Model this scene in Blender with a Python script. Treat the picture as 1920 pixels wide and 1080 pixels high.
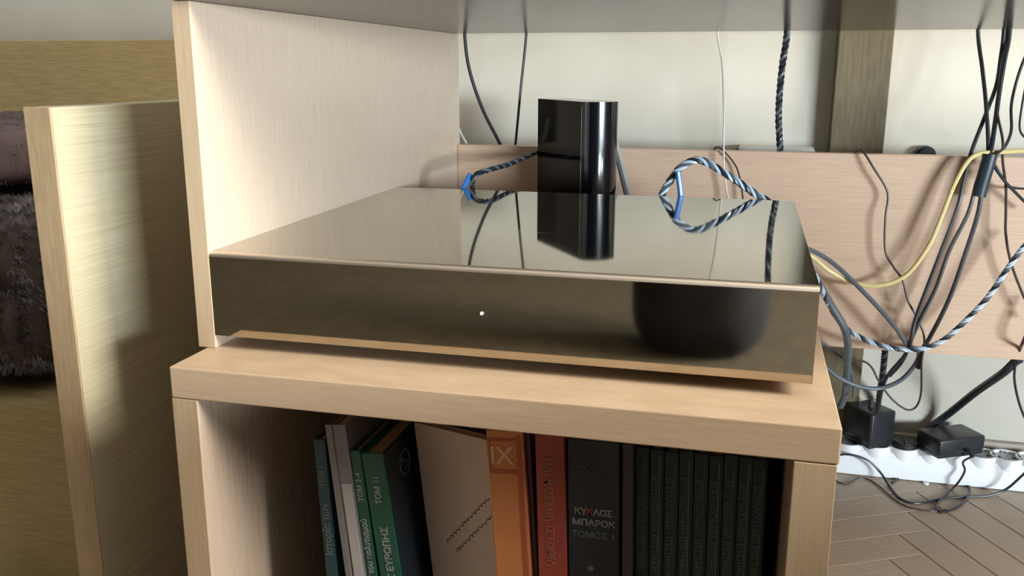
import bpy, bmesh, math, random
from mathutils import Vector, Matrix, Euler, noise
random.seed(7)
S = bpy.context.scene
C = S.collection
PI = math.pi
for o in list(bpy.data.objects):
    bpy.data.objects.remove(o)

# ------------------------------------------------------------------ camera, light, exposure
H0 = 0.345                                   # top of the bookcase above the floor
YAW, PITCH, ROLL, FPX = 0.2517, 0.2357, -0.0019, 1704.27
CAM = Vector((0.3811, -0.5829, 0.2055 + H0))
cy_, sy_, cp_, sp_ = math.cos(YAW), math.sin(YAW), math.cos(PITCH), math.sin(PITCH)
FW = Vector((-sy_*cp_, cy_*cp_, -sp_))
R0 = Vector((cy_, sy_, 0)); D0 = FW.cross(R0)
cr_, sr_ = math.cos(ROLL), math.sin(ROLL)
RT = R0*cr_ + D0*sr_
DN = R0*(-sr_) + D0*cr_
cam = bpy.data.cameras.new('camera'); camo = bpy.data.objects.new('camera', cam); C.objects.link(camo)
camo.matrix_world = Matrix(((RT.x, -DN.x, -FW.x, CAM.x), (RT.y, -DN.y, -FW.y, CAM.y), (RT.z, -DN.z, -FW.z, CAM.z), (0, 0, 0, 1)))
cam.sensor_width = 36; cam.lens = FPX/1920*36; cam.clip_start = 0.02
S.camera = camo

W = bpy.data.worlds.new('world'); S.world = W; W.use_nodes = True
W.node_tree.nodes['Background'].inputs[0].default_value = (0.75, 0.85, 1, 1)
W.node_tree.nodes['Background'].inputs[1].default_value = 1.0

def area(name, loc, target, sx, sy, power, color=(1, 1, 1)):
    l = bpy.data.lights.new(name, 'AREA'); l.shape = 'RECTANGLE'; l.size = sx; l.size_y = sy
    l.energy = power; l.color = color
    o = bpy.data.objects.new(name, l); C.objects.link(o); o.location = loc
    o.rotation_euler = (Vector(target) - Vector(loc)).to_track_quat('-Z', 'Y').to_euler()
    return o
# daylight: balcony door (right wall); higher fill lamp added to brighten side faces
area('door_daylight', (2.30, -1.50, 0.56), (0.2, 0.1, 0.42), 0.80, 0.36, 52, (0.82, 0.93, 1.0))
area('side_fill', (2.45, -0.62, 1.75), (0.0, -0.05, 0.5), 0.8, 1.1, 64, (1.0, 0.95, 0.88))
S.view_settings.view_transform = 'Standard'
S.view_settings.look = 'None'
S.view_settings.gamma = 1
S.view_settings.use_curve_mapping = False
S.view_settings.exposure = 1.15

# ------------------------------------------------------------------ helpers
def ray(u, v):
    return FW*FPX + RT*(u-960) + DN*(v-540)
def at(u, v, Y):                       # a pixel seen at depth plane Y (world)
    d = ray(u, v); return CAM + d*((Y-CAM.y)/d.y)
def atz(u, v, z):
    d = ray(u, v); return CAM + d*((z-CAM.z)/d.z)

def mat(name, color=(.5, .5, .5), rough=.5, metal=0.0, spec=.5, emit=None, coat=0):
    m = bpy.data.materials.new(name); m.use_nodes = True
    b = m.node_tree.nodes['Principled BSDF']
    b.inputs['Base Color'].default_value = (*color, 1)
    b.inputs['Roughness'].default_value = rough
    b.inputs['Metallic'].default_value = metal
    b.inputs['Specular IOR Level'].default_value = spec
    b.inputs['Coat Weight'].default_value = coat
    if emit:
        b.inputs['Emission Color'].default_value = (*emit[0], 1); b.inputs['Emission Strength'].default_value = emit[1]
    return m

def noisy(name, c1, c2, scale=(1, 1, 1), ns=20, rough=.5, detail=4, bump=0, metal=0, spec=.5, lo=.35, hi=.65, r2=None, coat=0):
    """procedural two-tone noise material, object coordinates stretched by scale"""
    m = mat(name, c1, rough, metal, spec, coat=coat); nt = m.node_tree; b = nt.nodes['Principled BSDF']
    tc = nt.nodes.new('ShaderNodeTexCoord'); mp = nt.nodes.new('ShaderNodeMapping')
    mp.inputs['Scale'].default_value = scale
    nz = nt.nodes.new('ShaderNodeTexNoise'); nz.inputs['Scale'].default_value = ns; nz.inputs['Detail'].default_value = detail
    cr = nt.nodes.new('ShaderNodeValToRGB')
    cr.color_ramp.elements[0].position = lo; cr.color_ramp.elements[0].color = (*c1, 1)
    cr.color_ramp.elements[1].position = hi; cr.color_ramp.elements[1].color = (*c2, 1)
    L = nt.links.new
    L(tc.outputs['Object'], mp.inputs[0]); L(mp.outputs[0], nz.inputs['Vector']); L(nz.outputs['Fac'], cr.inputs[0])
    L(cr.outputs[0], b.inputs['Base Color'])
    if bump:
        bp = nt.nodes.new('ShaderNodeBump'); bp.inputs['Strength'].default_value = bump; bp.inputs['Distance'].default_value = 0.002
        L(nz.outputs['Fac'], bp.inputs['Height']); L(bp.outputs[0], b.inputs['Normal'])
    if r2 is not None:
        mr = nt.nodes.new('ShaderNodeMapRange'); mr.inputs['To Min'].default_value = rough; mr.inputs['To Max'].default_value = r2
        L(nz.outputs['Fac'], mr.inputs[0]); L(mr.outputs[0], b.inputs['Roughness'])
    return m

class MB:
    def __init__(self): self.bm = bmesh.new()
    def box(self, x0, x1, y0, y1, z0, z1, bev=0, seg=2, M=None):
        t = bmesh.new(); bmesh.ops.create_cube(t, size=1)
        for v in t.verts:
            v.co = Vector((x0+(v.co.x+.5)*(x1-x0), y0+(v.co.y+.5)*(y1-y0), z0+(v.co.z+.5)*(z1-z0)))
        if bev: bmesh.ops.bevel(t, geom=t.edges[:], offset=bev, segments=seg, profile=.5, affect='EDGES')
        self.add(t, M); return self
    def cyl(self, r, h, loc=(0, 0, 0), seg=24, r2=None, M=None, bev=0):
        t = bmesh.new(); bmesh.ops.create_cone(t, cap_ends=True, segments=seg, radius1=r, radius2=r if r2 is None else r2, depth=h)
        if bev:
            e = [e for e in t.edges if abs(e.verts[0].co.z-e.verts[1].co.z) < 1e-6]
            bmesh.ops.bevel(t, geom=e, offset=bev, segments=2, affect='EDGES')
        bmesh.ops.translate(t, verts=t.verts, vec=loc); self.add(t, M); return self
    def prism(self, pts, z0, z1, bev=0, M=None):
        t = bmesh.new(); a = [t.verts.new((x, y, z0)) for x, y in pts]; b = [t.verts.new((x, y, z1)) for x, y in pts]
        n = len(pts); t.faces.new(a[::-1]); t.faces.new(b)
        for i in range(n): t.faces.new((a[i], a[(i+1) % n], b[(i+1) % n], b[i]))
        bmesh.ops.recalc_face_normals(t, faces=t.faces)
        if bev: bmesh.ops.bevel(t, geom=[e for f in t.faces if len(f.verts) > 4 for e in f.edges], offset=bev, segments=2, affect='EDGES')
        self.add(t, M); return self
    def tube(self, pts, r, sides=8, rr=None):
        n = len(pts); t = self.bm; rings = []; up = None
        for i, p in enumerate(pts):
            d = (pts[min(i+1, n-1)] - pts[max(i-1, 0)]).normalized()
            if up is None:
                up = d.orthogonal().normalized()
            up = (up - d*up.dot(d)); up = up.normalized() if up.length > 1e-6 else d.orthogonal().normalized()
            s = d.cross(up); q = rr[i] if rr else r
            rings.append([t.verts.new(p + (up*math.cos(a)+s*math.sin(a))*q) for a in [2*PI*k/sides for k in range(sides)]])
        for a, b in zip(rings, rings[1:]):
            for k in range(sides): t.faces.new((a[k], a[(k+1) % sides], b[(k+1) % sides], b[k]))
        t.faces.new(rings[0][::-1]); t.faces.new(rings[-1]); return self
    def add(self, t, M=None):
        if M is not None: bmesh.ops.transform(t, matrix=M, verts=t.verts)
        me = bpy.data.meshes.new('tmp'); t.to_mesh(me); self.bm.from_mesh(me); bpy.data.meshes.remove(me); t.free()
    def build(self, name, m, parent=None, smooth=False):
        me = bpy.data.meshes.new(name); bmesh.ops.recalc_face_normals(self.bm, faces=self.bm.faces)
        self.bm.to_mesh(me); self.bm.free()
        me.materials.append(m)
        if smooth:
            for p in me.polygons: p.use_smooth = True
            me.set_sharp_from_angle(angle=math.radians(40))
        o = bpy.data.objects.new(name, me); C.objects.link(o)
        if parent: o.parent = parent
        return o
def empty(name, loc=(0, 0, 0), rot=(0, 0, 0)):
    o = bpy.data.objects.new(name, None); C.objects.link(o); o.location = loc; o.rotation_euler = rot; o.empty_display_size = .05; return o
def tag(o, label=None, cat=None, group=None, kind=None):
    if label: o['label'] = label
    if cat: o['category'] = cat
    if group: o['group'] = group
    if kind: o['kind'] = kind
    return o
def struct(o): o['kind'] = 'structure'; return o
def text(s, size, m, parent, M, name='lettering', depth=0.0002, sx=1.0):
    c = bpy.data.curves.new(name, 'FONT'); c.body = s; c.size = size; c.extrude = depth; c.offset = size*.022; c.align_x = 'CENTER'; c.align_y = 'CENTER'
    c.resolution_u = 3
    t = bpy.data.objects.new('tmp', c); C.objects.link(t)
    dg = bpy.context.evaluated_depsgraph_get(); dg.update()
    me = bpy.data.meshes.new_from_object(t.evaluated_get(dg)); bpy.data.objects.remove(t)
    me.name = name; me.transform(M @ Matrix.Diagonal((sx, 1, 1, 1))); me.materials.clear(); me.materials.append(m)
    o = bpy.data.objects.new(name, me); C.objects.link(o); o.parent = parent; return o
def frame(o, x, y, z):                      # matrix from axes
    return Matrix(((x[0], y[0], z[0], o[0]), (x[1], y[1], z[1], o[1]), (x[2], y[2], z[2], o[2]), (0, 0, 0, 1)))
def smooth_path(pts, k=10):
    P = [Vector(p) for p in pts]
    P = [P[0]*2-P[1]] + P + [P[-1]*2-P[-2]]
    out = []
    for i in range(1, len(P)-2):
        a, b, c, d = P[i-1:i+3]
        for j in range(k):
            t = j/k
            out.append(.5*((2*b) + (c-a)*t + (2*a-5*b+4*c-d)*t*t + (3*b-a-3*c+d)*t**3))
    out.append(P[-2]); return out

# ------------------------------------------------------------------ materials
beech = noisy('beech_horizontal', (.55, .39, .25), (.61, .445, .295), (2, 6, 40), 14, .38, 6, r2=.5)
beech_v = noisy('beech_vertical', (.525, .41, .31), (.565, .45, .345), (30, 40, 1.2), 14, .24, 6, r2=.32)
beech_e = noisy('beech_edge_band', (.53, .385, .24), (.59, .435, .28), (30, 40, 1.2), 14, .42, 6)
beech_back = noisy('beech_back_panel', (.54, .37, .26), (.61, .43, .31), (1.6, 30, 34), 14, .36, 6)
oak = noisy('oak_laminate', (.40, .34, .215), (.53, .465, .31), (10, .8, 60), 9, .40, 9, bump=.06, lo=.25, hi=.65)
oak_dark = noisy('oak_drawer', (.42, .32, .15), (.54, .42, .21), (3, 8, 45), 12, .5, 8)
post_m = noisy('post_brown', (.09, .07, .034), (.125, .098, .05), (30, 30, 3), 12, .6, 5)
oak_edge = noisy('oak_edge', (.36, .25, .14), (.42, .30, .17), (30, 30, 3), 14, .5, 5)
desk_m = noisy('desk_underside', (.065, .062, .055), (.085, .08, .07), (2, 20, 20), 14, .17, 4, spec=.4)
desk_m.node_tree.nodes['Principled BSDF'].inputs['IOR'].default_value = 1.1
plaster = noisy('plaster_wall', (.46, .435, .37), (.50, .475, .41), (1, 1, 1), 9, .85, 6, bump=.15)
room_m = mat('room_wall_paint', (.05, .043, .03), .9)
ceil_m = mat('ceiling_paint', (.62, .60, .55), .9)
black_g = mat('glossy_black_plastic', (.002, .003, .006), .09, spec=.35)
black_g.node_tree.nodes['Principled BSDF'].inputs['IOR'].default_value = 1.22
black_s = mat('glossy_black_spine', (.002, .003, .006), .15, spec=.7)
black_p = noisy('black_plastic', (.012, .013, .017), (.02, .021, .026), ns=60, rough=.32)
rubber = mat('black_rubber', (.012, .012, .013), .6)
cable_k = mat('cable_black', (.018, .021, .028), .4)
cable_br = mat('cable_brown', (.05, .03, .028), .45)
cable_g = mat('cable_grey', (.10, .12, .14), .4)
cable_lg = mat('cable_pale_grey', (.42, .44, .45), .4)
cable_w = mat('cable_white', (.6, .58, .52), .45)
cable_y = mat('cable_yellow', (.72, .60, .27), .42)
cable_b = mat('cable_blue', (.03, .20, .62), .3)
cable_sb = mat('cable_silver_blue', (.50, .62, .75), .3)
white_p = mat('white_plastic', (.72, .74, .76), .35)
white_d = mat('socket_grey', (.33, .35, .38), .45)
page_m = noisy('page_edges', (.42, .30, .18), (.52, .39, .25), (60, 1, 1), 30, .8)
chrome = mat('chrome', (.8, .8, .8), .15, 1)

def mirror_mat():
    m = mat('bronze_mirror_steel', (.42, .38, .305), .05, 1.0); nt = m.node_tree; b = nt.nodes['Principled BSDF']; L = nt.links.new
    tc = nt.nodes.new('ShaderNodeTexCoord'); mp = nt.nodes.new('ShaderNodeMapping'); mp.inputs['Scale'].default_value = (4, 4, 4)
    nz = nt.nodes.new('ShaderNodeTexNoise'); nz.inputs['Scale'].default_value = 3; nz.inputs['Detail'].default_value = 1
    mr = nt.nodes.new('ShaderNodeMapRange'); mr.inputs['To Min'].default_value = .035; mr.inputs['To Max'].default_value = .05
    L(tc.outputs['Object'], mp.inputs[0]); L(mp.outputs[0], nz.inputs['Vector']); L(nz.outputs['Fac'], mr.inputs[0]); L(mr.outputs[0], b.inputs['Roughness'])
    return m
steel = mirror_mat()
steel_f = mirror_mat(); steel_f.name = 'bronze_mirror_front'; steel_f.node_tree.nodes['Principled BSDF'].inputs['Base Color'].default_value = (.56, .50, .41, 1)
steel_edge = mat('polished_edge', (.86, .72, .58), .45, 1.0)

# ------------------------------------------------------------------ setting
YW = YP = 0.745                  # recessed wall, pillar front
XP = 0.557                            # pillar's left edge
XL, XR, YB = -2.6, 2.6, -3.0
def wall(name, *b, m=room_m): return struct(MB().box(*b).build(name, m))
wall('wall_back', XL, XR, YW, YW+.12, -.05, 2.6, m=plaster)
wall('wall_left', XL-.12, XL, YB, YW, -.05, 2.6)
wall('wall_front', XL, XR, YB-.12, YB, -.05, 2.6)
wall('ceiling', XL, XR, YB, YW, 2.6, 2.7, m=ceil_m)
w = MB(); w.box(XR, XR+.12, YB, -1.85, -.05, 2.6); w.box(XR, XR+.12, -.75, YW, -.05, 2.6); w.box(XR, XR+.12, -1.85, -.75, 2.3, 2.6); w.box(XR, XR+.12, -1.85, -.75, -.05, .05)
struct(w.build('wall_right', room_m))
d = MB(); d.box(XR+.02, XR+.08, -1.85, -1.79, .05, 2.3); d.box(XR+.02, XR+.08, -.81, -.75, .05, 2.3); d.box(XR+.02, XR+.08, -1.79, -.81, 2.24, 2.3); d.box(XR+.02, XR+.08, -1.79, -.81, .05, .11); d.box(XR+.02, XR+.08, -1.79, -.81, 1.18, 1.24)
struct(d.build('door_1', white_p))
bb = MB().box(.57, 2.6, YP-.012, YP, 0, .045, .003)
struct(bb.build('baseboard_back', noisy('baseboard_wood', (.30, .26, .21), (.36, .31, .26), (3, 20, 20), 12, .5)))

fl_gap = mat('floor_joint', (.13, .10, .075), .9)
floor = struct(MB().box(XL, XR, YB, YW+.1, -.06, -.004).build('floor', fl_gap))
woods = [noisy('parquet_%s' % n, c, tuple(k*1.28 for k in c), (40, 2.5, 1), 12, .42, 7, bump=.25, lo=.3, hi=.7)
         for n, c in (('light', (.345, .27, .20)), ('mid', (.315, .245, .18)), ('warm', (.33, .25, .18)))]
PL, PWD = .24, .048
def plank_mesh(m):
    b = MB().box(-PWD/2+.0004, PWD/2-.0004, -PL/2+.0004, PL/2-.0004, -.006, 0, .0008, 1)
    me = bpy.data.meshes.new('plank'); b.bm.to_mesh(me); b.bm.free(); me.materials.append(m); return me
pm = [plank_mesh(m) for m in woods]
rest = [MB(), MB(), MB()]
n_in = 0
A45 = Matrix.Rotation(math.radians(28), 4, 'Z')
def herring():
    n = int(PL/PWD)
    for i in range(-60, 60):
        for j in range(-14, 15):
            # staggered herringbone of n:1 planks
            ox, oy = i*PWD + j*PL, i*PWD - j*PL
            yield Vector((ox+PWD/2, oy+PL/2, 0)), 0
            yield Vector((ox+PWD+PL/2, oy+PWD/2, 0)), PI/2
for p, r in herring():
    q = A45 @ p + Vector((.7, .3, 0))
    if not (XL+.2 < q.x < XR-.2 and YB+.2 < q.y < YW-.1 + .05): continue
    k = random.randrange(3)
    M = Matrix.Translation(q) @ A45 @ Matrix.Rotation(r, 4, 'Z')
    if .44 < q.x < 1.05 and .18 < q.y:
        o = bpy.data.objects.new('plank', pm[k]); C.objects.link(o); o.parent = floor; o.matrix_local = M; n_in += 1
    else:
        rest[k].box(-PWD/2+.0004, PWD/2-.0004, -PL/2+.0004, PL/2-.0004, -.006, 0, M=M)
for k in range(3): tag(rest[k].build('plank_field', woods[k], floor), kind='stuff')
print('PLANKS', n_in)

# ------------------------------------------------------------------ bookcase
BL, BR, BF, BB, BT = -.0078, .4451, -.0485, .60, .0232
case = empty('bookcase', ((BL+BR)/2, (BF+BB)/2, 0))
tag(case, 'low light beech open bookcase holding a row of books', 'bookcase')
def cpart(name, m, *b, bev=.0008):
    o = MB().box(*b, bev).build(name, m); o.parent = case; o.matrix_parent_inverse = Matrix.Translation(-case.location); return o
cpart('top_board', beech, BL, BR, BF, BB, H0-BT, H0, bev=.0010)
cpart('side_panel', beech_v, BL, BL+.0205, BF+.0005, BB, .0, H0-BT-.0004)
cpart('side_panel', beech_v, BR-.0260, BR-.001, BF+.0005, BB, .0, H0-BT-.0004)
cpart('bottom_board', beech, BL+.0205, BR-.026, BF+.001, BB-.004, .012, .030)
for xa, xb in ((BL+.0002, BL+.0202), (BR-.0257, BR-.0012)):
    cpart('edge_band', beech_e, xa, xb, BF-.0001, BF+.0012, .0, H0-BT-.0006, bev=.0003)
cpart('back_board', beech_v, BL+.0205, BR-.026, BB-.006, BB, .012, H0-BT)

# ------------------------------------------------------------------ desk standing over it
DT = H0 + .2518
desk = empty('desk', (.6, .3, 0)); tag(desk, 'beech desk whose glossy underside roofs the picture, with side and back panel', 'desk')
def dpart(name, m, *b, bev=.0008):
    o = MB().box(*b, bev).build(name, m); o.parent = desk; o.matrix_parent_inverse = Matrix.Translation(-desk.location); return o
dpart('side_panel', beech_v, -.0145, 0.0, -.0005, .612, H0, DT)
dpart('edge_band', beech_e, -.0143, -.0002, -.0012, -.0002, H0+.0003, DT-.0003, bev=.0003)
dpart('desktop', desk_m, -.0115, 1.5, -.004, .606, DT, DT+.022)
dpart('back_panel', beech_back, .0002, 1.48, .600, .616, H0-.139, H0+.1068)
dpart('side_panel', beech_v, 1.48, 1.5, -.0, .612, 0, DT)

# ------------------------------------------------------------------ left side furniture
XE = -.123
ep = empty('end_panel', (XE-.0115, .279, 0)); tag(ep, 'upright oak laminate end panel left of the bookcase, lit on its face', 'panel')
o = MB().box(-.0115, .0115, -.280, .33, 0, H0+.1775, .001).build('board', oak, ep)
o = MB().box(-.0118, .0118, -.2825, -.2802, 0, H0+.1778, .0006).build('edge_band', oak_edge, ep)

pa = at(1562, 200, YW-.03).x; pb_ = at(1664, 200, YW-.03).x
post = MB().box(pa, pb_, YW-.03, YW-.0002, 0, 1.2, .0012).build('vertical_board', post_m)
tag(post, 'vertical brown board fixed upright against the white wall', 'board')
rail = MB().box(-2.4, -.20, YW-.05, YW-.028, H0+.097, H0+.250, .001).build('rail_board', oak_dark)
tag(rail, 'long horizontal oak board along the wall at the upper left', 'board')
chest = empty('bed_base', (-.65, .3, 0)); tag(chest, 'low oak bed base at the lower left with blankets on top', 'bed')
cx1 = at(124, 765, .12).x; cz = at(50, 762, .12).z
MB().box(cx1-.9+.65, cx1+.65, -.18, -.16, .0, cz-.0, .001).build('front_board', oak_dark, chest)
MB().box(cx1-.9+.65, cx1+.645, -.159, .36, cz-.02, cz-.001, .001).build('platform', oak_dark, chest)
MB().box(cx1-.02+.65, cx1+.645, -.159, .36, 0, cz-.021, .001).build('side_board', oak_dark, chest)
MB().box(cx1-.9+.65, cx1-.88+.65, -.159, .36, 0, cz-.021, .001).build('side_board', oak_dark, chest)

# blankets: folded layers with fuzzy pile
def blanket(name, x0, x1, y0, y1, z0, z1, amp, m, seed, nf, fl, fm, label):
    bm = bmesh.new(); NX, NZ = 46, 30
    # rounded-rectangle section in Y-Z swept along X
    rows = []
    for i in range(NX+1):
        x = x0+(x1-x0)*i/NX; e = min(i, NX-i)/4.0; sh = 1 if e >= 1 else math.sqrt(max(0, 1-(1-e)**2))*.75+.25
        ring = []
        for j in range(NZ*2):
            a = 2*PI*j/(NZ*2); ca, sa = math.cos(a), math.sin(a)
            k = 1/max(abs(ca)**4+abs(sa)**4, 1e-6)**.25
            yy = (y0+y1)/2 + ca*k*(y1-y0)/2*sh; zz = (z0+z1)/2 + sa*k*(z1-z0)/2*sh
            n = noise.noise(Vector((x*9, yy*9+seed, zz*14)))*amp + noise.noise(Vector((x*30, yy*30, zz*40+seed)))*amp*.35
            p = Vector((x+n*.3, yy+ca*n, max(z0+.001, zz+sa*n)))
            ring.append(bm.verts.new(p))
        rows.append(ring)
    for a, b in zip(rows, rows[1:]):
        for k in range(NZ*2): bm.faces.new((a[k], a[(k+1) % (NZ*2)], b[(k+1) % (NZ*2)], b[k]))
    bm.faces.new(rows[0]); bm.faces.new(rows[-1][::-1])
    mb = MB(); mb.bm.free(); mb.bm = bm
    o = mb.build(name, m, smooth=True)
    c = Vector(((x0+x1)/2, (y0+y1)/2, z0))
    o.data.transform(Matrix.Translation(-c)); o.location = c
    tag(o, label, 'blanket')
    # pile
    me = o.data; vs = []; fs = []
    polys = [p for p in me.polygons if (p.normal.y < .3 or p.normal.x > .2)]
    for _ in range(nf):
        p = random.choice(polys); w = [random.random() for _ in p.vertices]; s = sum(w)
        q = Vector((0, 0, 0))
        for wi, vi in zip(w, p.vertices): q += me.vertices[vi].co*(wi/s)
        if q.z < .004: continue
        d = (p.normal + Vector((random.uniform(-.7, .7), random.uniform(-.7, .7), random.uniform(-.9, .3)))).normalized()
        t = d.orthogonal().normalized()*.0006
        L = fl*random.uniform(.6, 1.3); k = len(vs)
        vs += [q-t, q+t, q+d*L]; fs.append((k, k+1, k+2))
    pme = bpy.data.meshes.new('pile'); pme.from_pydata(vs, [], fs); pme.materials.append(fm)
    po = bpy.data.objects.new('pile', pme); C.objects.link(po); po.parent = o; tag(po, kind='stuff')
    return o
bl1 = noisy('blanket_brown', (.035, .025, .022), (.14, .105, .10), (1, 1, 1), 26, .95, 5)
bl2 = noisy('blanket_purple', (.055, .035, .038), (.10, .07, .065), (1, 1, 1), 18, .95, 5)
fz2 = mat('blanket_nap', (.075, .05, .048), .9)
fz = noisy('blanket_fibre', (.10, .075, .065), (.36, .34, .39), (1, 1, 1), 16, .8, 3, lo=.4, hi=.62)  # pale bluish tone imitates highlights on the pile
bx1 = at(112, 700, .14).x
zt1 = at(20, 372, .20).z
blanket('fuzzy_blanket', cx1-.8, bx1, .13, .60, cz, zt1, .014, bl1, 3, 90000, .009, fz, 'shaggy dark brown blanket folded on the oak bed base')
zt2 = at(20, 232, .25).z
blanket('folded_blanket', cx1-.8, at(58, 300, .2).x, .17, .58, zt1+.008, zt2, .006, bl2, 9, 9000, .003, fz2, 'smooth purplish brown blanket folded on top of the shaggy one')

# ------------------------------------------------------------------ outside the frame: things added for shade and mirror reflections
st = empty('shade_stool', (.84, -.36, 0)); tag(st, 'stool added right of the bookcase, out of view, to block low light', 'stool')  # unseen, added to shade low door light on the left
stm = mat('stool_fabric', (.10, .08, .065), .9)
MB().box(-.21, .21, -.30, .26, .02, .31, .012).build('box', stm, st, True)
MB().box(-.215, .215, -.305, .265, .312, .410, .016, 3).build('cushion', stm, st, True)
stand_in_m = noisy('stand_in_black', (.012, .012, .018), (.03, .028, .03), ns=12, rough=.9)
rug = MB().box(-2.2, 1.5, -2.9, -.80, 0.0, .009, .003).build('reflection_rug', noisy('rug_wool', (.085, .07, .046), (.125, .102, .066), ns=40, rough=1)); tag(rug, 'dark olive rug added behind the viewpoint to darken the amplifier reflection', 'rug')  # added so the amplifier front mirrors a darker floor
stand_in = empty('viewer_stand_in', (.31, -1.15, 0)); tag(stand_in, 'black stand-in for the viewer, seen only mirrored in the amplifier front', 'stand_in')  # added dark shape in place of the viewer's mirror image
MB().box(-.13, .13, -.10, .10, 0, .40, .09, 5).build('lower_lump', stand_in_m, stand_in, True)
MB().box(-.20, .02, -.06, .12, .20, .52, .08, 5).build('upper_lump', stand_in_m, stand_in, True)
MB().tube([Vector((.06*math.cos(a), 0, .43+.07*math.sin(a))) for a in [PI*k/12 for k in range(13)]], .008).build('handle', rubber, stand_in, True)

# ------------------------------------------------------------------ books
bookz = .030
GREEK = {}
def book(name, u0, v0, u1, width_px, Y, depth, cover, label, group=None, lean=None, rot=0.0, texts=(), top_z=None, pages=True, soft=False, cat='book'):
    """spine front-left edge runs from pixel (u0,v0) down to (u1,1080) on plane Y"""
    a = at(u0, v0, Y); b = at(u1, 1080, Y)
    bw = at(u0+width_px, v0, Y).x - a.x
    axis = (a-b).normalized() if lean is None else Vector((math.sin(-lean), 0, math.cos(lean)))
    h = (a.z-bookz)/axis.z
    base = a - axis*h
    zx = axis; xx = Vector((axis.z, 0, -axis.x)); yy = Vector((0, 1, 0))
    if rot:
        Rz = Matrix.Rotation(rot, 3, zx); xx = Rz @ xx; yy = Rz @ yy
    # pivot on the lower corner so that the book stands on the board
    lift = max(0, -min(0, xx.z*bw))
    e = empty(name); e.matrix_world = frame(base+Vector((0, 0, lift+.0002)), xx, yy, zx)
    tag(e, label, cat, group)
    t = .0016 if not soft else .0006
    cv = MB(); cv.box(0, bw, 0, t*1.3, 0, h, t*.45); cv.box(0, t, t, depth, 0, h, t*.3, 1); cv.box(bw-t, bw, t, depth, 0, h, t*.3, 1)
    cv.build('cover', cover, e)
    if pages: MB().box(t+.0002, bw-t-.0002, t*1.4, depth-.003, .003, h-.003).build('pages', page_m, e)
    for (s, size, m, rotd, fx, dz, face) in texts:
        # spine lettering: rotd 90 reads upward
        if face == 'spine':
            M = frame((bw*fx, -.0003, h-dz), (1, 0, 0), (0, 0, 1), (0, -1, 0)) @ Matrix.Rotation(math.radians(rotd), 4, 'Z')
        else:
            M = frame((bw+.0001, fx, h-dz), (0, 1, 0), (0, 0, 1), (1, 0, 0)) @ Matrix.Rotation(math.radians(rotd), 4, 'Z')
        text(s, size, m, e, M)
    return e, bw, h
ink_w = mat('ink_white', (.32, .35, .33), .6)
ink_k = mat('ink_black', (.03, .025, .03), .6)
ink_g = mat('ink_dim', (.12, .155, .14), .6)
ink_gold = mat('ink_gold', (.32, .22, .12), .5)
ink_dr = mat('ink_pale_red', (.42, .16, .09), .6)
ink_r = mat('ink_red', (.45, .07, .04), .6)
teal = noisy('cover_teal', (.010, .045, .062), (.014, .065, .08), ns=15, rough=.5)
silver = noisy('cover_silver', (.20, .19, .19), (.27, .25, .26), (1, 1, .2), 25, .3)
green = noisy('cover_green', (.006, .085, .052), (.009, .11, .068), ns=20, rough=.45)
navy = mat('cover_navy', (.008, .018, .028), .4)
paper = noisy('cover_paper', (.62, .50, .44), (.68, .55, .48), ns=12, rough=.8)
orange = noisy('cover_orange', (.68, .245, .08), (.74, .28, .10), ns=20, rough=.6)
rust = mat('cover_rust', (.52, .11, .045), .6)
red = noisy('cover_red', (.36, .055, .03), (.42, .08, .045), ns=20, rough=.6)
black_c = noisy('cover_black', (.012, .015, .022), (.022, .026, .035), ns=25, rough=.5)
grey_c = noisy('cover_grey_brown', (.07, .06, .058), (.09, .075, .07), ns=25, rough=.6)
dgreen = noisy('cover_dark_green', (.004, .022, .015), (.007, .032, .024), ns=25, rough=.5)
ngreen = noisy('cover_blue_green', (.005, .020, .026), (.007, .030, .036), ns=25, rough=.5)

YS = .010
book('paperback_book', 587, 824, 612, 22, YS, .17, teal, 'dark teal book, leftmost in the bookcase row', texts=[('Ιστορία των', .008, ink_g, 90, .5, .075, 'spine'), ('ΤΟΜ 1', .006, ink_g, 90, .5, .03, 'spine')])
e, bw, h = book('plastic_folder', 609, 797, 648, 12, YS-.002, .19, silver, 'thin silvery folder beside the dark teal book', soft=True)
e, bw, h = book('silver_book', 622, 797, 662, 25, YS-.001, .19, silver, 'grey plastic covered book with white spine label', soft=True)
MB().box(bw*.12, bw*.88, -.0006, 0, h-.19, h-.048, .0002, 1).build('spine_label', mat('label_white', (.52, .49, .48), .5), e)
book('green_book', 655, 845, 688, 20, YS, .17, green, 'narrow bright green book beside the silvery ones', texts=[('ΤΟΜ 2-4', .0062, ink_w, 90, .5, .030, 'spine'), ('Ιστορία του πολιτισμού', .0066, ink_w, 90, .5, .092, 'spine')])
e, bw, h = book('green_book', 677, 850, 713, 41, YS, .15, green, 'wide bright green book with navy cover and crest', texts=[('ΤΟΜ 11', .0066, ink_w, 90, .5, .030, 'spine'), ('ΙΣΤΟΡΙΑ ΤΗΣ ΕΥΡΩΠΗΣ', .0078, ink_w, 90, .55, .105, 'spine')])
MB().box(bw, bw+.0009, .0018, .148, .0005, h-.0005, .0003, 1).build('dust_cover', navy, e)
cr = MB()
pts = [(.0105*math.cos(a)*.62, .0105*math.sin(a)) for a in [2*PI*k/8+PI/8 for k in range(8)]]
loop = [Vector((bw+.0011, .035+x*1.6, h-.022+z)) for x, z in pts+pts[:1]]
cr.tube(loop, .0007, 4)
loop = [Vector((bw+.0011, .035+.005*math.sin(k*.9)*1.2, h-.022+(k-3)*.0018)) for k in range(7)]
cr.tube(loop, .0007, 4); cr.build('crest', ink_g, e)

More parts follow.
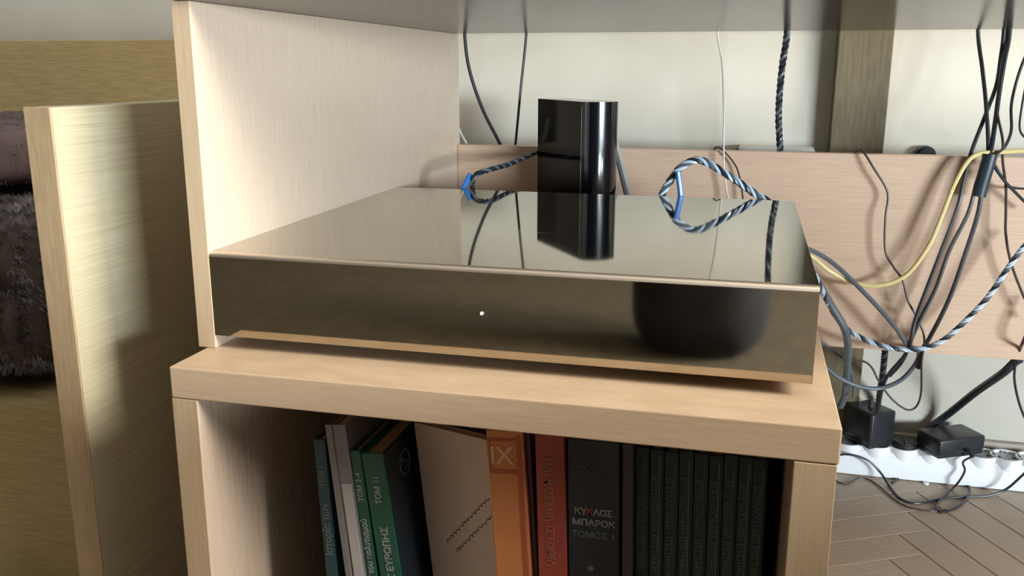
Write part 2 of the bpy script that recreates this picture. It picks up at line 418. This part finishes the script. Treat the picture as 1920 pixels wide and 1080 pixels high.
# pale soft book turned so its cover faces out, with handwriting
a = at(776, 792, .055); b = at(908, 803, .020); bot = at(812, 1080, .055)
axis = (a-bot).normalized(); axis.y = 0; axis.normalize()
xx = (b-a).normalized(); xx = (xx-axis*xx.dot(axis)).normalized(); yy = axis.cross(xx)
hh = (a.z-bookz)/axis.z - .004; wv = (b-a).length
e = empty('pale_book'); e.matrix_world = frame(a-axis*((a.z-bookz-.004)/axis.z) , xx, yy, axis); tag(e, 'pale grey pink booklet turned cover out with slanted black handwriting', 'book')
MB().box(0, wv, 0, .001, .004, hh, .0004).build('cover', paper, e)
MB().box(.0006, wv-.001, .0011, .007, .005, hh-.002).build('pages', page_m, e)
MB().box(0, wv, .0071, .008, .004, hh, .0003).build('back_cover', paper, e)
def script_line(z0, x0, x1, seed, slope):
    rnd = random.Random(seed); pts = []; n = int((x1-x0)/.00035); ph = 0; am = .0012
    for i in range(n):
        x = x0+(x1-x0)*i/n; ph += .5*math.sin(i*.11)*.25+ .42+.25*rnd.random()
        if i % 9 == 0: am = rnd.choice((.0002, .0005, .0007, .0013))
        pts.append(Vector((x+.0010*math.sin(ph)-slope*.3*am*math.cos(ph), -.0003, z0+slope*(x-x0)+am*math.cos(ph))))
    return pts
sc = MB()
sc.tube(script_line(hh-.098, .022, wv-.003, 1, .95), .00028, 4)
sc.tube(script_line(hh-.104, .032, wv-.002, 2, .95), .00028, 4)
sc.build('handwriting', ink_k, e)

e, bw, h = book('orange_book', 911, 806, 931, 69, YS, .16, orange, 'orange book with IX panel at the top of its spine', texts=[('IX', .0190, mat('ink_pale_orange', (.85, .50, .28), .6), 0, .38, .020, 'spine')])
f = MB(); f.box(.001, bw*.80, -.0005, 0, h-.0085, h-.0065); f.box(.001, bw*.80, -.0005, 0, h-.0335, h-.0305); f.box(bw*.80, bw*.92, -.0005, 0, .002, h-.004); f.box(.001, .0022, -.0005, 0, h-.0305, h-.0085)
f.build('spine_bands', rust, e)
book('brown_booklet', 985, 812, 1001, 8, YS+.004, .15, mat('cover_brown', (.085, .035, .035), .6), 'thin dark brown book between the orange and the red one')
book('red_book', 1003, 814, 1010, 55, YS-.002, .16, red, 'red book with pale lettering running down its spine', texts=[('ΠΑΓΚΟΣΜΙΑ ΙΣΤΟΡΙΑ', .0085, ink_dr, -90, .42, .060, 'spine')])
e, bw, h = book('black_book', 1064, 822, 1066, 98, YS, .16, black_c, 'wide black book with a three line white Greek title')
for k, (s, dz) in enumerate((('ΚΥ', .0555), ('ΜΠΑΡΟΚ', .0640), ('ΤΟΜΟΣ 1', .0735))):
    if k == 0:
        for ch, xx_ in (('Κ', -.0115), ('Υ', -.0070), ('Κ', -.0025), ('Λ', .0022), ('Ο', .0070), ('Σ', .0115)):
            text(ch, .0068, ink_r if xx_ == -.0025 else ink_w, e, frame((bw*.5+xx_, -.0003, h-dz), (1, 0, 0), (0, 0, 1), (0, -1, 0)))
    else:
        text(s, .0066, ink_w if k == 1 else ink_g, e, frame((bw*.5, -.0003, h-dz), (1, 0, 0), (0, 0, 1), (0, -1, 0)), sx=1.08)
sw = MB(); sw.tube([Vector((bw*(.15+.06*k), -.0003, h-.018-.0012*k-.0015*math.sin(k*1.7))) for k in range(11)], .00035, 4)
sw.build('cover_ornament', ink_g, e); sw = MB(); sw.cyl(.0022, .0006, M=frame((bw*.45, -.0003, h-.100), (1, 0, 0), (0, 0, 1), (0, -1, 0)), seg=10)
sw.build('emblem', ink_g, e)
book('grey_brown_book', 1167, 832, 1166, 21, YS+.003, .16, grey_c, 'narrow grey brown book between the black book and dark green set', pages=True)
ub = [1191, 1219, 1247, 1275, 1303, 1331, 1359, 1387, 1414]
ords = ['first', 'second', 'third', 'fourth', 'fifth', 'sixth', 'seventh', 'eighth', 'last']
for k, u in enumerate(ub):
    m = (dgreen, ngreen)[k in (2, 4, 7)]
    vt = 838 + (u-1191)*.085 + (k % 3)*2
    vb = u - 1 - (u-1191)*.05
    e, bw, h = book('dark_green_book', u, vt, vb, 27, YS+.012, .15, m, 'dark green book with gilt spine line, %s from the grey brown book' % ords[k], 'dark green set at the right end')
    text('ΕΓΚΥΚΛΟΠΑΙΔΕΙΑ ΕΠΙΣΤΗΜΩΝ', .0052, ink_g, e, frame((bw*.36, -.0003, h-.058), (1, 0, 0), (0, 0, 1), (0, -1, 0)) @ Matrix.Rotation(-PI/2, 4, 'Z'))
    MB().box(bw*.66, bw*.66+.0005, -.0004, 0, .01, h-.006).build('gilt_line', ink_gold if k % 2 else ink_g, e)

# ------------------------------------------------------------------ amplifier with mirror casing
AW, AD, AH, GAP = .43, .379, .0643, .0100
amp = empty('amplifier', (AW/2, AD/2, H0)); tag(amp, 'flat mirror polished bronze hi-fi unit standing on the bookcase', 'amplifier')
tilt = math.radians(.3)
def apart(name, b, m, smooth=False):
    o = b.build(name, m, amp, smooth); return o
hx, hy = AW/2, AD/2
body = MB().box(-hx+.0006, hx-.0006, -hy+.0022, hy-.002, 0, AH-.0022)
TM = Matrix.Translation((0, -hy, GAP)) @ Matrix.Rotation(tilt, 4, 'X') @ Matrix.Translation((0, hy, 0))
bmesh.ops.transform(body.bm, matrix=TM, verts=body.bm.verts); apart('casing', body, steel)
tp = MB().box(-hx, hx, -hy+.0032, hy, AH-.0020, AH, .0003, 1); bmesh.ops.transform(tp.bm, matrix=TM, verts=tp.bm.verts); tag(apart('top_plate', tp, steel), 'mirror polished top plate')
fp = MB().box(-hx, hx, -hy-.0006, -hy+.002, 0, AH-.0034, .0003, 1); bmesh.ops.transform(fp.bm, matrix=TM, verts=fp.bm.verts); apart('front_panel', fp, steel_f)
pts = []
for k in range(7):
    a = PI/2*k/6; pts.append((-hy+.0032-.0038*math.sin(a), AH-.0034+.0034*math.cos(a)))
ed = MB()
A = [ed.bm.verts.new((-hx, y, z)) for y, z in pts] + [ed.bm.verts.new((-hx, -hy+.0032, AH-.0034))]
B = [ed.bm.verts.new((hx, y, z)) for y, z in pts] + [ed.bm.verts.new((hx, -hy+.0032, AH-.0034))]
n = len(A); ed.bm.faces.new(A); ed.bm.faces.new(B[::-1])
for i in range(n): ed.bm.faces.new((A[i], B[i], B[(i+1) % n], A[(i+1) % n]))
bmesh.ops.transform(ed.bm, matrix=TM, verts=ed.bm.verts); tag(apart('front_edge', ed, steel_edge, True), 'pale satin rounded front edge')
px = at(904, 587, -.001)
led = empty('tmp'); bpy.data.objects.remove(led)
lx, lz = px.x-AW/2, px.z-H0
l = MB().cyl(.0019, .0016, M=frame((lx, -hy-.0010, lz), (1, 0, 0), (0, 0, 1), (0, -1, 0)), seg=20); apart('indicator_ring', l, mat('led_ring', (.35, .33, .32), .3, 1), True)
l = MB().cyl(.0010, .0022, M=frame((lx, -hy-.0013, lz), (1, 0, 0), (0, 0, 1), (0, -1, 0)), seg=16); tag(apart('indicator_light', l, mat('led', (.8, .85, 1), .3, emit=((.85, .9, 1), 3.0)), True), 'small white indicator light')
for sx in (-1, 1):
    for sy in (-1, 1):
        zz = GAP + (.0 if sy < 0 else AD*math.sin(tilt)*.88)
        apart('foot', MB().cyl(.018, zz+.0012, (sx*(hx-.05), sy*(hy-.055), (zz+.0012)/2), bev=.001), rubber, True)
rg = MB(); RC = Vector((.238-AW/2, .215-hy, AH+.00003))
for R in (.078,):
    a_ = [rg.bm.verts.new((RC.x+R*math.cos(2*PI*k/96), RC.y+R*math.sin(2*PI*k/96), RC.z)) for k in range(96)]
    b_ = [rg.bm.verts.new((RC.x+(R+.0022)*math.cos(2*PI*k/96), RC.y+(R+.0022)*math.sin(2*PI*k/96), RC.z)) for k in range(96)]
    for k in range(96): rg.bm.faces.new((a_[k], b_[k], b_[(k+1) % 96], a_[(k+1) % 96]))
bmesh.ops.transform(rg.bm, matrix=TM, verts=rg.bm.verts); apart('faint_ring', rg, mat('ring_steel', (.50, .47, .41), .10, 1))  # thin flat ring, slightly paler than the top plate

# ------------------------------------------------------------------ upright hard drive behind it
def drive():
    a = at(1008, 300, .575); h = at(1140, 189, .455).z - H0 - .002
    tip = at(1128, 300, .447)
    p0 = Vector((tip.x, tip.y)); p1 = Vector((a.x, a.y))
    ax = (p1-p0); 
    # back-left corner lies on the left face; width .046
    w = .046; L = .142
    d = Vector((a.x-at(1096, 300, .466).x, .575-.466)); d.normalize(); nrm = Vector((d.y, -d.x))
    e = empty('hard_drive', (a.x+nrm.x*w/2-d.x*L/2, a.y+nrm.y*w/2-d.y*L/2, H0), (0, 0, math.atan2(d.y, d.x)-PI/2))
    tag(e, 'upright glossy black book shaped hard drive with rounded spine', 'hard drive')
    pts = [(-w/2, L/2), (w/2, L/2)]
    yb = -L/2+.016
    pts.append((w/2, yb))
    for k in range(1, 12):
        t = PI*k/12; pts.append((w/2*math.cos(t), yb-.016*math.sin(t)))
    pts.append((-w/2, yb))
    pts = pts[::-1]
    cvp = [(x, y) for x, y in pts if y < yb+1e-6]
    MB().prism([(w/2, L/2), (-w/2, L/2), (-w/2, yb+.0005), (w/2, yb+.0005)][::-1], .004, h, .0016).build('shell', black_g, e, True)
    MB().prism(cvp, .004, h).build('rounded_spine', black_s, e, True)
    ins = [(x*.94, y*.97) for x, y in pts]
    MB().prism(ins, 0, .0042).build('base', rubber, e)
    sl = MB()
    for k in range(14): sl.box(-.016, .016, L/2-.0002, L/2+.0008, .03+k*.009, .033+k*.009)
    sl.build('vent_slots', rubber, e)
    sl = MB().box(-w/2-.0004, w/2+.0004, yb-.0004, yb+.0004, .012, h-.006); sl.build('seam', black_p, e)
    c = MB().cyl(.0032, .0006, M=frame((0, -L/2-.0001, .02), (1, 0, 0), (0, 0, 1), (0, -1, 0)), seg=16); c.build('power_light', mat('drive_light', (.02, .03, .05), .2), e)
    return e
drive()

# ------------------------------------------------------------------ cables
def cable(name, pts, r, m, label, sides=8, k=10, parent=None, cat='cable'):
    P = smooth_path([at(*p) if len(p) == 3 and p[0] > 20 else Vector(p) for p in pts], k)
    c = P[0].copy(); o = MB().tube([p-c for p in P], r, sides).build(name, m, parent, True)
    o.location = c
    if label: tag(o, label, cat, 'cables behind and under the desk')
    return o
def twisted(name, pts, r, mats, label, pitch=.03, R=None, k=12, r_s=None):
    P = smooth_path([at(*p) if p[0] > 20 else Vector(p) for p in pts], k)
    # resample evenly
    D = [0]
    for a, b in zip(P, P[1:]): D.append(D[-1]+(b-a).length)
    n = max(30, int(D[-1]/.0022)); Q = []; j = 0
    for i in range(n+1):
        s = D[-1]*i/n
        while j < len(D)-2 and D[j+1] < s: j += 1
        f = (s-D[j])/max(D[j+1]-D[j], 1e-9); Q.append(P[j].lerp(P[j+1], f))
    c = Q[0].copy(); e = empty(name, c); tag(e, label, 'cable', 'cables behind and under the desk')
    N = len(mats); R = R or r*1.05; up = None
    rings = [[] for _ in mats]
    for i, p in enumerate(Q):
        d = (Q[min(i+1, n)]-Q[max(i-1, 0)]).normalized()
        if up is None: up = d.orthogonal().normalized()
        up = (up-d*up.dot(d)).normalized(); s = d.cross(up); ph = 2*PI*(D[-1]*i/n)/pitch
        for q in range(N):
            a = ph+2*PI*q/N; rings[q].append(p-c+(up*math.cos(a)+s*math.sin(a))*R)
    for q, m in enumerate(mats): MB().tube(rings[q], r, 6).build('strand', m, e, True)
    return e
B_ = .632       # between desk back edge / back panel and the wall
F_ = .585       # hanging in front of the back panel
TOPZ = -40
# left pair, behind the back panel
cable('black_cable', [(868, TOPZ, B_), (871, 60, B_), (880, 130, B_), (905, 205, B_), (940, 275, B_), (962, 330, B_)], .0024, cable_k, 'thick black cable curving down behind the back panel, left of its twin')
cable('black_cable', [(990, TOPZ, B_), (987, 60, B_), (976, 170, B_), (966, 275, B_), (958, 340, B_)], .0018, cable_k, 'thin straight black cable left of the hard drive')
cable('white_cable', [(854, 225, B_), (864, 250, B_), (878, 278, B_), (888, 320, B_)], .0017, cable_w, 'short white cable end by the side panel corner')
# lead looping left behind the amplifier
YA = .40
twisted('twisted_cable', [(1030, 276, .593), (1006, 286, .585), (960, 306, .50), (920, 318, .42), (893, 327, YA), (886, 342, YA), (888, 362, YA), (905, 372, YA), (930, 366, YA+.02), (950, 385, YA+.04), (960, 420, YA+.05)], .0016, [cable_k, cable_g, cable_k], 'dark braided lead bent behind the amplifier, left of the hard drive', .025)
cable('blue_cable', [(882, 326, YA), (868, 358, YA), (880, 374, YA), (893, 380, YA)], .0030, cable_b, 'short blue sleeved lead left of the hard drive')
cable('grey_cable', [(1150, 262, .60-.006), (1161, 300, .56), (1172, 345, .52), (1182, 385, .47)], .0046, cable_lg, 'pale grey cable just right of the hard drive')
# middle
cable('white_cable', [(1343, TOPZ, B_), (1345, 60, B_), (1354, 120, B_), (1357, 200, B_-.04), (1357, 275, F_), (1358, 320, F_), (1365, 372, F_), (1376, 420, .56)], .0011, cable_w, 'thin pale cable hanging straight above the twisted loop')
twisted('twisted_cable', [(1482, TOPZ, B_), (1476, 60, B_), (1466, 130, B_), (1460, 210, B_), (1463, 280, B_), (1468, 330, B_)], .0022, [cable_k, cable_k, cable_g], 'black braided cable hanging left of the wall pillar', .022)
YC = .395
twisted('twisted_cable', [(1290, 440, YC+.01), (1258, 400, YC), (1240, 372, YC), (1256, 340, YC), (1278, 312, YC), (1310, 300, YC), (1345, 316, YC), (1385, 342, YC), (1420, 366, YC), (1447, 382, YC), (1470, 400, YC+.01), (1476, 440, YC+.02)], .0017, [cable_k, cable_sb, cable_g, cable_sb], 'silver blue twisted cable looping up behind the amplifier', .030, R=.0024)
cable('blue_cable', [(1271, 322, YC-.006), (1274, 345, YC-.006), (1276, 370, YC-.006), (1270, 400, YC-.006)], .0030, cable_b, 'bright blue lead standing inside the twisted loop')
cable('brown_cable', [(1300, 300, B_-.008), (1334, 283, .622), (1343, 276, .610), (1352, 279, .594), (1372, 300, F_+.008), (1385, 325, F_+.006), (1393, 372, F_+.004), (1396, 420, F_)], .0011, cable_br, 'thin brown wire hooked over the back panel edge beside the twisted loop')
cable('black_cable', [(1590, 300, B_-.006), (1606, 283, .612), (1618, 284, .592), (1640, 318, .586), (1660, 350, .586), (1665, 372, .586), (1660, 410, .582), (1660, 470, .582), (1675, 500, .578), (1692, 525, .574), (1703, 565, .574), (1722, 600, .574), (1733, 635, .575), (1728, 680, .59), (1727, 735, .61), (1718, 762, .62), (1700, 768, .62), (1672, 748, .62), (1648, 715, .615), (1635, 690, .61), (1620, 678, .60), (1595, 676, .59)], .0013, cable_br, 'thin wavy dark wire from the panel edge to a loop below it')
cable('yellow_cable', [(1925, 282, F_-.005), (1880, 285, F_-.005), (1838, 288, F_-.008), (1815, 302, F_-.010), (1790, 345, F_-.012), (1768, 400, F_-.014), (1742, 460, F_-.016), (1700, 515, F_-.016), (1650, 535, F_-.016), (1600, 530, F_-.016), (1555, 508, F_-.02), (1520, 480, F_-.03), (1480, 470, F_-.04)], .0026, cable_y, 'pale yellow cable sagging across the back panel')
cable('grey_cable', [(1480, 455, F_-.05), (1523, 470, F_-.03), (1560, 492, F_-.022), (1600, 528, F_-.022), (1650, 580, F_-.020), (1680, 615, F_-.02), (1703, 648, F_-.014), (1722, 655, F_), (1718, 680, .60), (1690, 712, .61), (1650, 728, .61), (1610, 724, .60), (1570, 706, .59), (1540, 680, .58)], .0028, cable_g, 'thick grey cable crossing under the yellow one')
cable('black_cable', [(1838, TOPZ, B_), (1834, 60, B_), (1842, 130, B_-.015), (1849, 200, B_-.035), (1852, 290, F_-.004), (1832, 340, F_-.010), (1815, 400, F_-.013), (1780, 470, F_-.013), (1755, 540, F_-.013), (1725, 600, F_-.013), (1705, 645, F_-.010), (1695, 668, F_), (1660, 712, .61), (1645, 770, .63)], .0023, cable_k, 'black cable in the right bundle, leftmost at the desk underside')
cable('black_cable', [(1886, TOPZ, B_), (1882, 60, B_), (1876, 110, B_), (1868, 160, B_-.01), (1848, 215, B_-.03), (1822, 283, F_-.002), (1806, 340, F_-.014), (1795, 390, F_-.020), (1765, 470, F_-.020), (1738, 540, F_-.020), (1716, 600, F_-.020), (1706, 645, F_-.018), (1690, 680, .60), (1668, 705, .61)], .0023, cable_k, 'black cable in the right bundle crossing leftwards over the panel edge')
cable('black_cable', [(1898, TOPZ, B_), (1893, 60, B_), (1884, 110, B_-.01), (1874, 170, B_-.02), (1866, 230, B_-.035), (1856, 292, F_-.008), (1843, 345, F_-.010), (1834, 400, F_-.010), (1812, 470, F_-.008), (1780, 560, F_-.008), (1745, 630, F_-.008), (1730, 655, F_), (1722, 690, .60)], .0027, cable_k, 'thick black cable in the right bundle running into the sleeve')
cable('black_cable', [(1890, TOPZ, B_+.006), (1888, 60, B_+.006), (1880, 100, B_), (1872, 170, B_-.008), (1870, 210, B_-.03), (1880, 262, F_-.002), (1880, 300, F_-.004), (1886, 350, F_-.006), (1886, 400, F_-.006), (1886, 440, F_-.006), (1895, 490, F_-.006), (1915, 545, F_-.006), (1940, 600, F_-.006)], .0016, cable_br, 'thin dark wire right of the sleeve, running down to the frame edge')
cable('black_cable', [(1945, 60, B_), (1920, 112, B_), (1904, 160, B_), (1896, 200, B_-.01), (1896, 245, B_-.03), (1884, 275, F_), (1870, 288, F_-.012), (1862, 305, F_-.012), (1880, 335, F_-.012), (1905, 362, F_-.008), (1935, 392, F_-.004)], .0018, cable_k, 'thin black wire swinging right of the bundle and crossing it')
cable('black_cable', [(1925, 150, B_), (1916, 200, B_), (1912, 240, B_), (1922, 258, B_), (1940, 270, B_)], .0013, cable_k, 'thin black wire curling at the right picture edge')
cable('black_cable', [(1862, 300, F_-.004), (1885, 340, F_-.004), (1900, 352, F_-.004), (1940, 354, F_-.004)], .0013, cable_k, 'thin black wire turning right across the panel below the yellow cable')
sl = cable('cable_sleeve', [(1857, 290, F_-.009), (1850, 315, F_-.010), (1841, 345, F_-.010), (1835, 368, F_-.010)], .0078, mat('sleeve_black', (.015, .03, .045), .45), None, sides=20)
tag(sl, 'black shrink sleeve gathering the right cable bundle', 'cable sleeve')
# big twisted cable along the right
twisted('twisted_cable', [(1500, 470, .50), (1530, 520, .52), (1556, 575, .54), (1580, 610, .552), (1620, 636, .556), (1670, 652, .556), (1720, 655, .556), (1765, 640, .556), (1810, 602, .556), (1850, 560, .556), (1885, 510, .556), (1910, 475, .556), (1940, 440, .556)], .0015, [cable_k, cable_sb, cable_sb, cable_g], 'long silver blue twisted cable sagging along the panel bottom', .020, R=.0019)
cable('black_cable', [(1505, 480, .52), (1535, 532, .53), (1560, 575, .54), (1583, 615, .545), (1590, 650, .565), (1588, 700, .60), (1584, 740, .645), (1576, 762, .66)], .0046, cable_g, 'thick dark grey cable dropping to the tall power adapter')
twisted('twisted_cable', [(1665, 600, .628), (1660, 650, .632), (1655, 700, .680), (1648, 745, .730), (1644, 790, .735)], .0022, [cable_k, cable_g, cable_k], 'dark braided cable dropping behind the tall power adapter', .022)
cable('grey_cable', [(1500, 625, .57), (1540, 642, .58), (1570, 665, .59), (1590, 678, .60), (1600, 720, .62), (1600, 745, .63)], .0016, cable_g, 'thin grey wire beside the bookcase corner')
cable('black_cable', [(1950, 560, F_-.01), (1922, 632, F_-.01), (1912, 655, .60), (1903, 681, .606)], .0020, cable_br, 'thin dark wire entering from the right edge into the slanting thick cable')
cable('black_cable', [(1912, 674, .604), (1904, 678, .61), (1880, 700, .62), (1830, 735, .68), (1780, 775, .722), (1745, 800, .733), (1728, 815, .736)], .0052, cable_k, 'thickest black cable slanting down to the power strip')
cable('black_cable', [(1904, 680, .605), (1902, 710, .61), (1908, 745, .62), (1920, 780, .63), (1945, 830, .63)], .0015, cable_k, 'thin black wire hanging off the slanting thick cable')

# wall socket behind the panel and a plug bump
z0 = at(1385, 268, .77).z
ws = empty('wall_socket', (at(1385, 280, .77).x+.045, YW, z0-.08)); tag(ws, 'white wall socket box peeking over the back panel', 'socket')
MB().box(-.045, .055, -.045, 0, -.0, .08, .004).build('housing', mat('socket_housing', (.58, .57, .52), .5), ws, True)
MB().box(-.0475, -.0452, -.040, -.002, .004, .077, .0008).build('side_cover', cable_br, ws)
pb = at(1735, 283, .735); o = MB().cyl(.013, .018, M=Matrix.Rotation(PI/2, 4, 'X'), bev=.003).build('cable_clip', black_p, None, True); o.location = (pb.x, YP-.0092, pb.z-.006)
tag(o, 'small round black wall grommet behind the panel edge', 'grommet')

# ------------------------------------------------------------------ power strip and adapters
y0, y1, ph = .600, .645, .036
zf = 0.0
strip = empty('power_strip', (.95, .697, .001)); 
sxl = atz(1540, 890, 0).x; 
hw = .0235
tag(strip, 'long white multi socket power strip lying along the wall', 'power strip')
x0s, x1s = .47-.95, 1.25-.95
prof = [(-hw, 0), (hw, 0), (hw, ph*.75), (hw-.006, ph), (-hw+.009, ph), (-hw, ph*.62)]
b = MB(); A = [b.bm.verts.new((x0s, y, z)) for y, z in prof]; Bv = [b.bm.verts.new((x1s, y, z)) for y, z in prof]
n = len(prof); b.bm.faces.new(A); b.bm.faces.new(Bv[::-1])
for i in range(n): b.bm.faces.new((A[i], A[(i+1) % n], Bv[(i+1) % n], Bv[i]))
bmesh.ops.recalc_face_normals(b.bm, faces=b.bm.faces)
bmesh.ops.bevel(b.bm, geom=b.bm.edges[:], offset=.002, segments=2, affect='EDGES')
b.build('body', white_p, strip, True)
us = [1590, 1642, 1693, 1745, 1790, 1838, 1886, 1934]
sock_y = strip.location.y
for u in us:
    p = atz(u, 838+(u-1642)*.09, ph+.001); xl = p.x-.95
    s = MB()                                 # raised round well: rim, inner wall, floor
    n = 28; ro, ri = .0205, .0180
    ringd = [(ro, ph-.012), (ro, ph+.006), (ri, ph+.006), (ri, ph+.0012), (.0001, ph+.0012)]
    R_ = [[s.bm.verts.new((xl+r*math.cos(2*PI*k/n), -.001+r*math.sin(2*PI*k/n), z)) for k in range(n)] for r, z in ringd]
    for a_, b_ in zip(R_, R_[1:]):
        for k in range(n): s.bm.faces.new((a_[k], a_[(k+1) % n], b_[(k+1) % n], b_[k]))
    so = s.build('socket', white_p, strip, True)
    MB().cyl(.0172, .0008, (xl, -.001, ph+.0020), seg=24).build('well', white_d, so)
    pn = MB().cyl(.0026, .001, (xl-.0095, -.001, ph+.0027), 10); pn.cyl(.0026, .001, (xl+.0095, -.001, ph+.0027), 10); pn.build('pin_hole', rubber, so)
    MB().box(xl-.003, xl+.003, .0135, .0172, ph+.002, ph+.0055).build('earth_clip', chrome, so)
def on_strip(u, v, z): return atz(u, v, z)
# tall adapter
def adapter(name, label, loc, rot, w, d, h, m):
    e = empty(name, loc, rot); tag(e, label, 'power adapter')
    MB().box(-w/2, w/2, -d/2, d/2, .004, h, .0035, 3).build('housing', m, e, True)
    MB().box(-w/2+.0015, w/2-.0015, -d/2+.0015, d/2-.0015, -.001, .0045, .001).build('base_plate', black_p, e)
    return e
zt = ph+.0082
p1 = atz(1626, 838, ph); 
a1 = adapter('power_adapter', 'tall black block power adapter next to the bookcase corner', (p1.x, sock_y+.002, zt), (0, 0, math.radians(38)), .044, .052, .050, black_p)
MB().cyl(.004, .014, (0, 0, .054), 12, .0028).build('strain_relief', rubber, a1)
p2 = atz(1775, 852, ph)
a2 = adapter('power_adapter', 'flat black power adapter with looping thin lead', (p2.x+.002, sock_y-.004, zt), (0, 0, math.radians(30)), .074, .046, .026, black_p)
MB().tube([Vector((.004, -.022, .010)), Vector((.005, -.030, .009)), Vector((.006, -.037, .004))], .003, 8).build('strain_relief', rubber, a2)
rp = MB(); 
o = MB().cyl(.0165, .010, (0, 0, 0), 24, bev=.002).build('plug_body', rubber, None, True)
p3 = atz(1693, 840, ph); pl = empty('round_plug', (p3.x, sock_y, ph+.0030)); tag(pl, 'flat round dark plug in the strip between the two adapters', 'plug'); o.parent = pl; o.location = (0, 0, .0055)
MB().box(-.0015, .0015, -.013, .013, .0104, .0125, .0005).build('grip', rubber, pl)

def fl(u, v, z=.0016): return tuple(atz(u, v, z))
cable('adapter_cord', [tuple(a2.matrix_basis @ Vector((.006, -.036, .005))), (1806, 866, .664), (1809, 882, .662), (1800, 900, .658), fl(1787, 915), fl(1768, 932), fl(1756, 950), fl(1762, 960), fl(1778, 958), fl(1800, 948), fl(1815, 930), fl(1818, 915), fl(1805, 900), fl(1770, 890), fl(1735, 884), fl(1700, 888), fl(1672, 905)], .0015, cable_k, 'thin black lead of the flat adapter looping on the parquet')
cable('floor_cord', [(1555, 856, .664), (1590, 852, .662), (1625, 862, .662), (1650, 885, .660), fl(1668, 912), fl(1690, 936), fl(1720, 944), fl(1760, 936), fl(1800, 932), fl(1850, 930), (1885, 918, .655), (1915, 893, .650), (1960, 850, .645)], .0016, cable_k, 'thin black cord running along the parquet in front of the strip')
cable('floor_cord', [fl(1560, 897), fl(1585, 908), fl(1612, 896), fl(1640, 905), fl(1690, 945), fl(1740, 958), fl(1775, 956)], .0010, cable_br, 'very thin brown cord trailing on the floor near the bookcase')
c = fl(1736, 907, 0); o = MB().cyl(.004, .002, (0, 0, .001), 12).build('wire_clip', white_p, None, True); o.location = (c[0], c[1], 0); tag(o, 'tiny white clip on the floor before the power strip', 'clip')
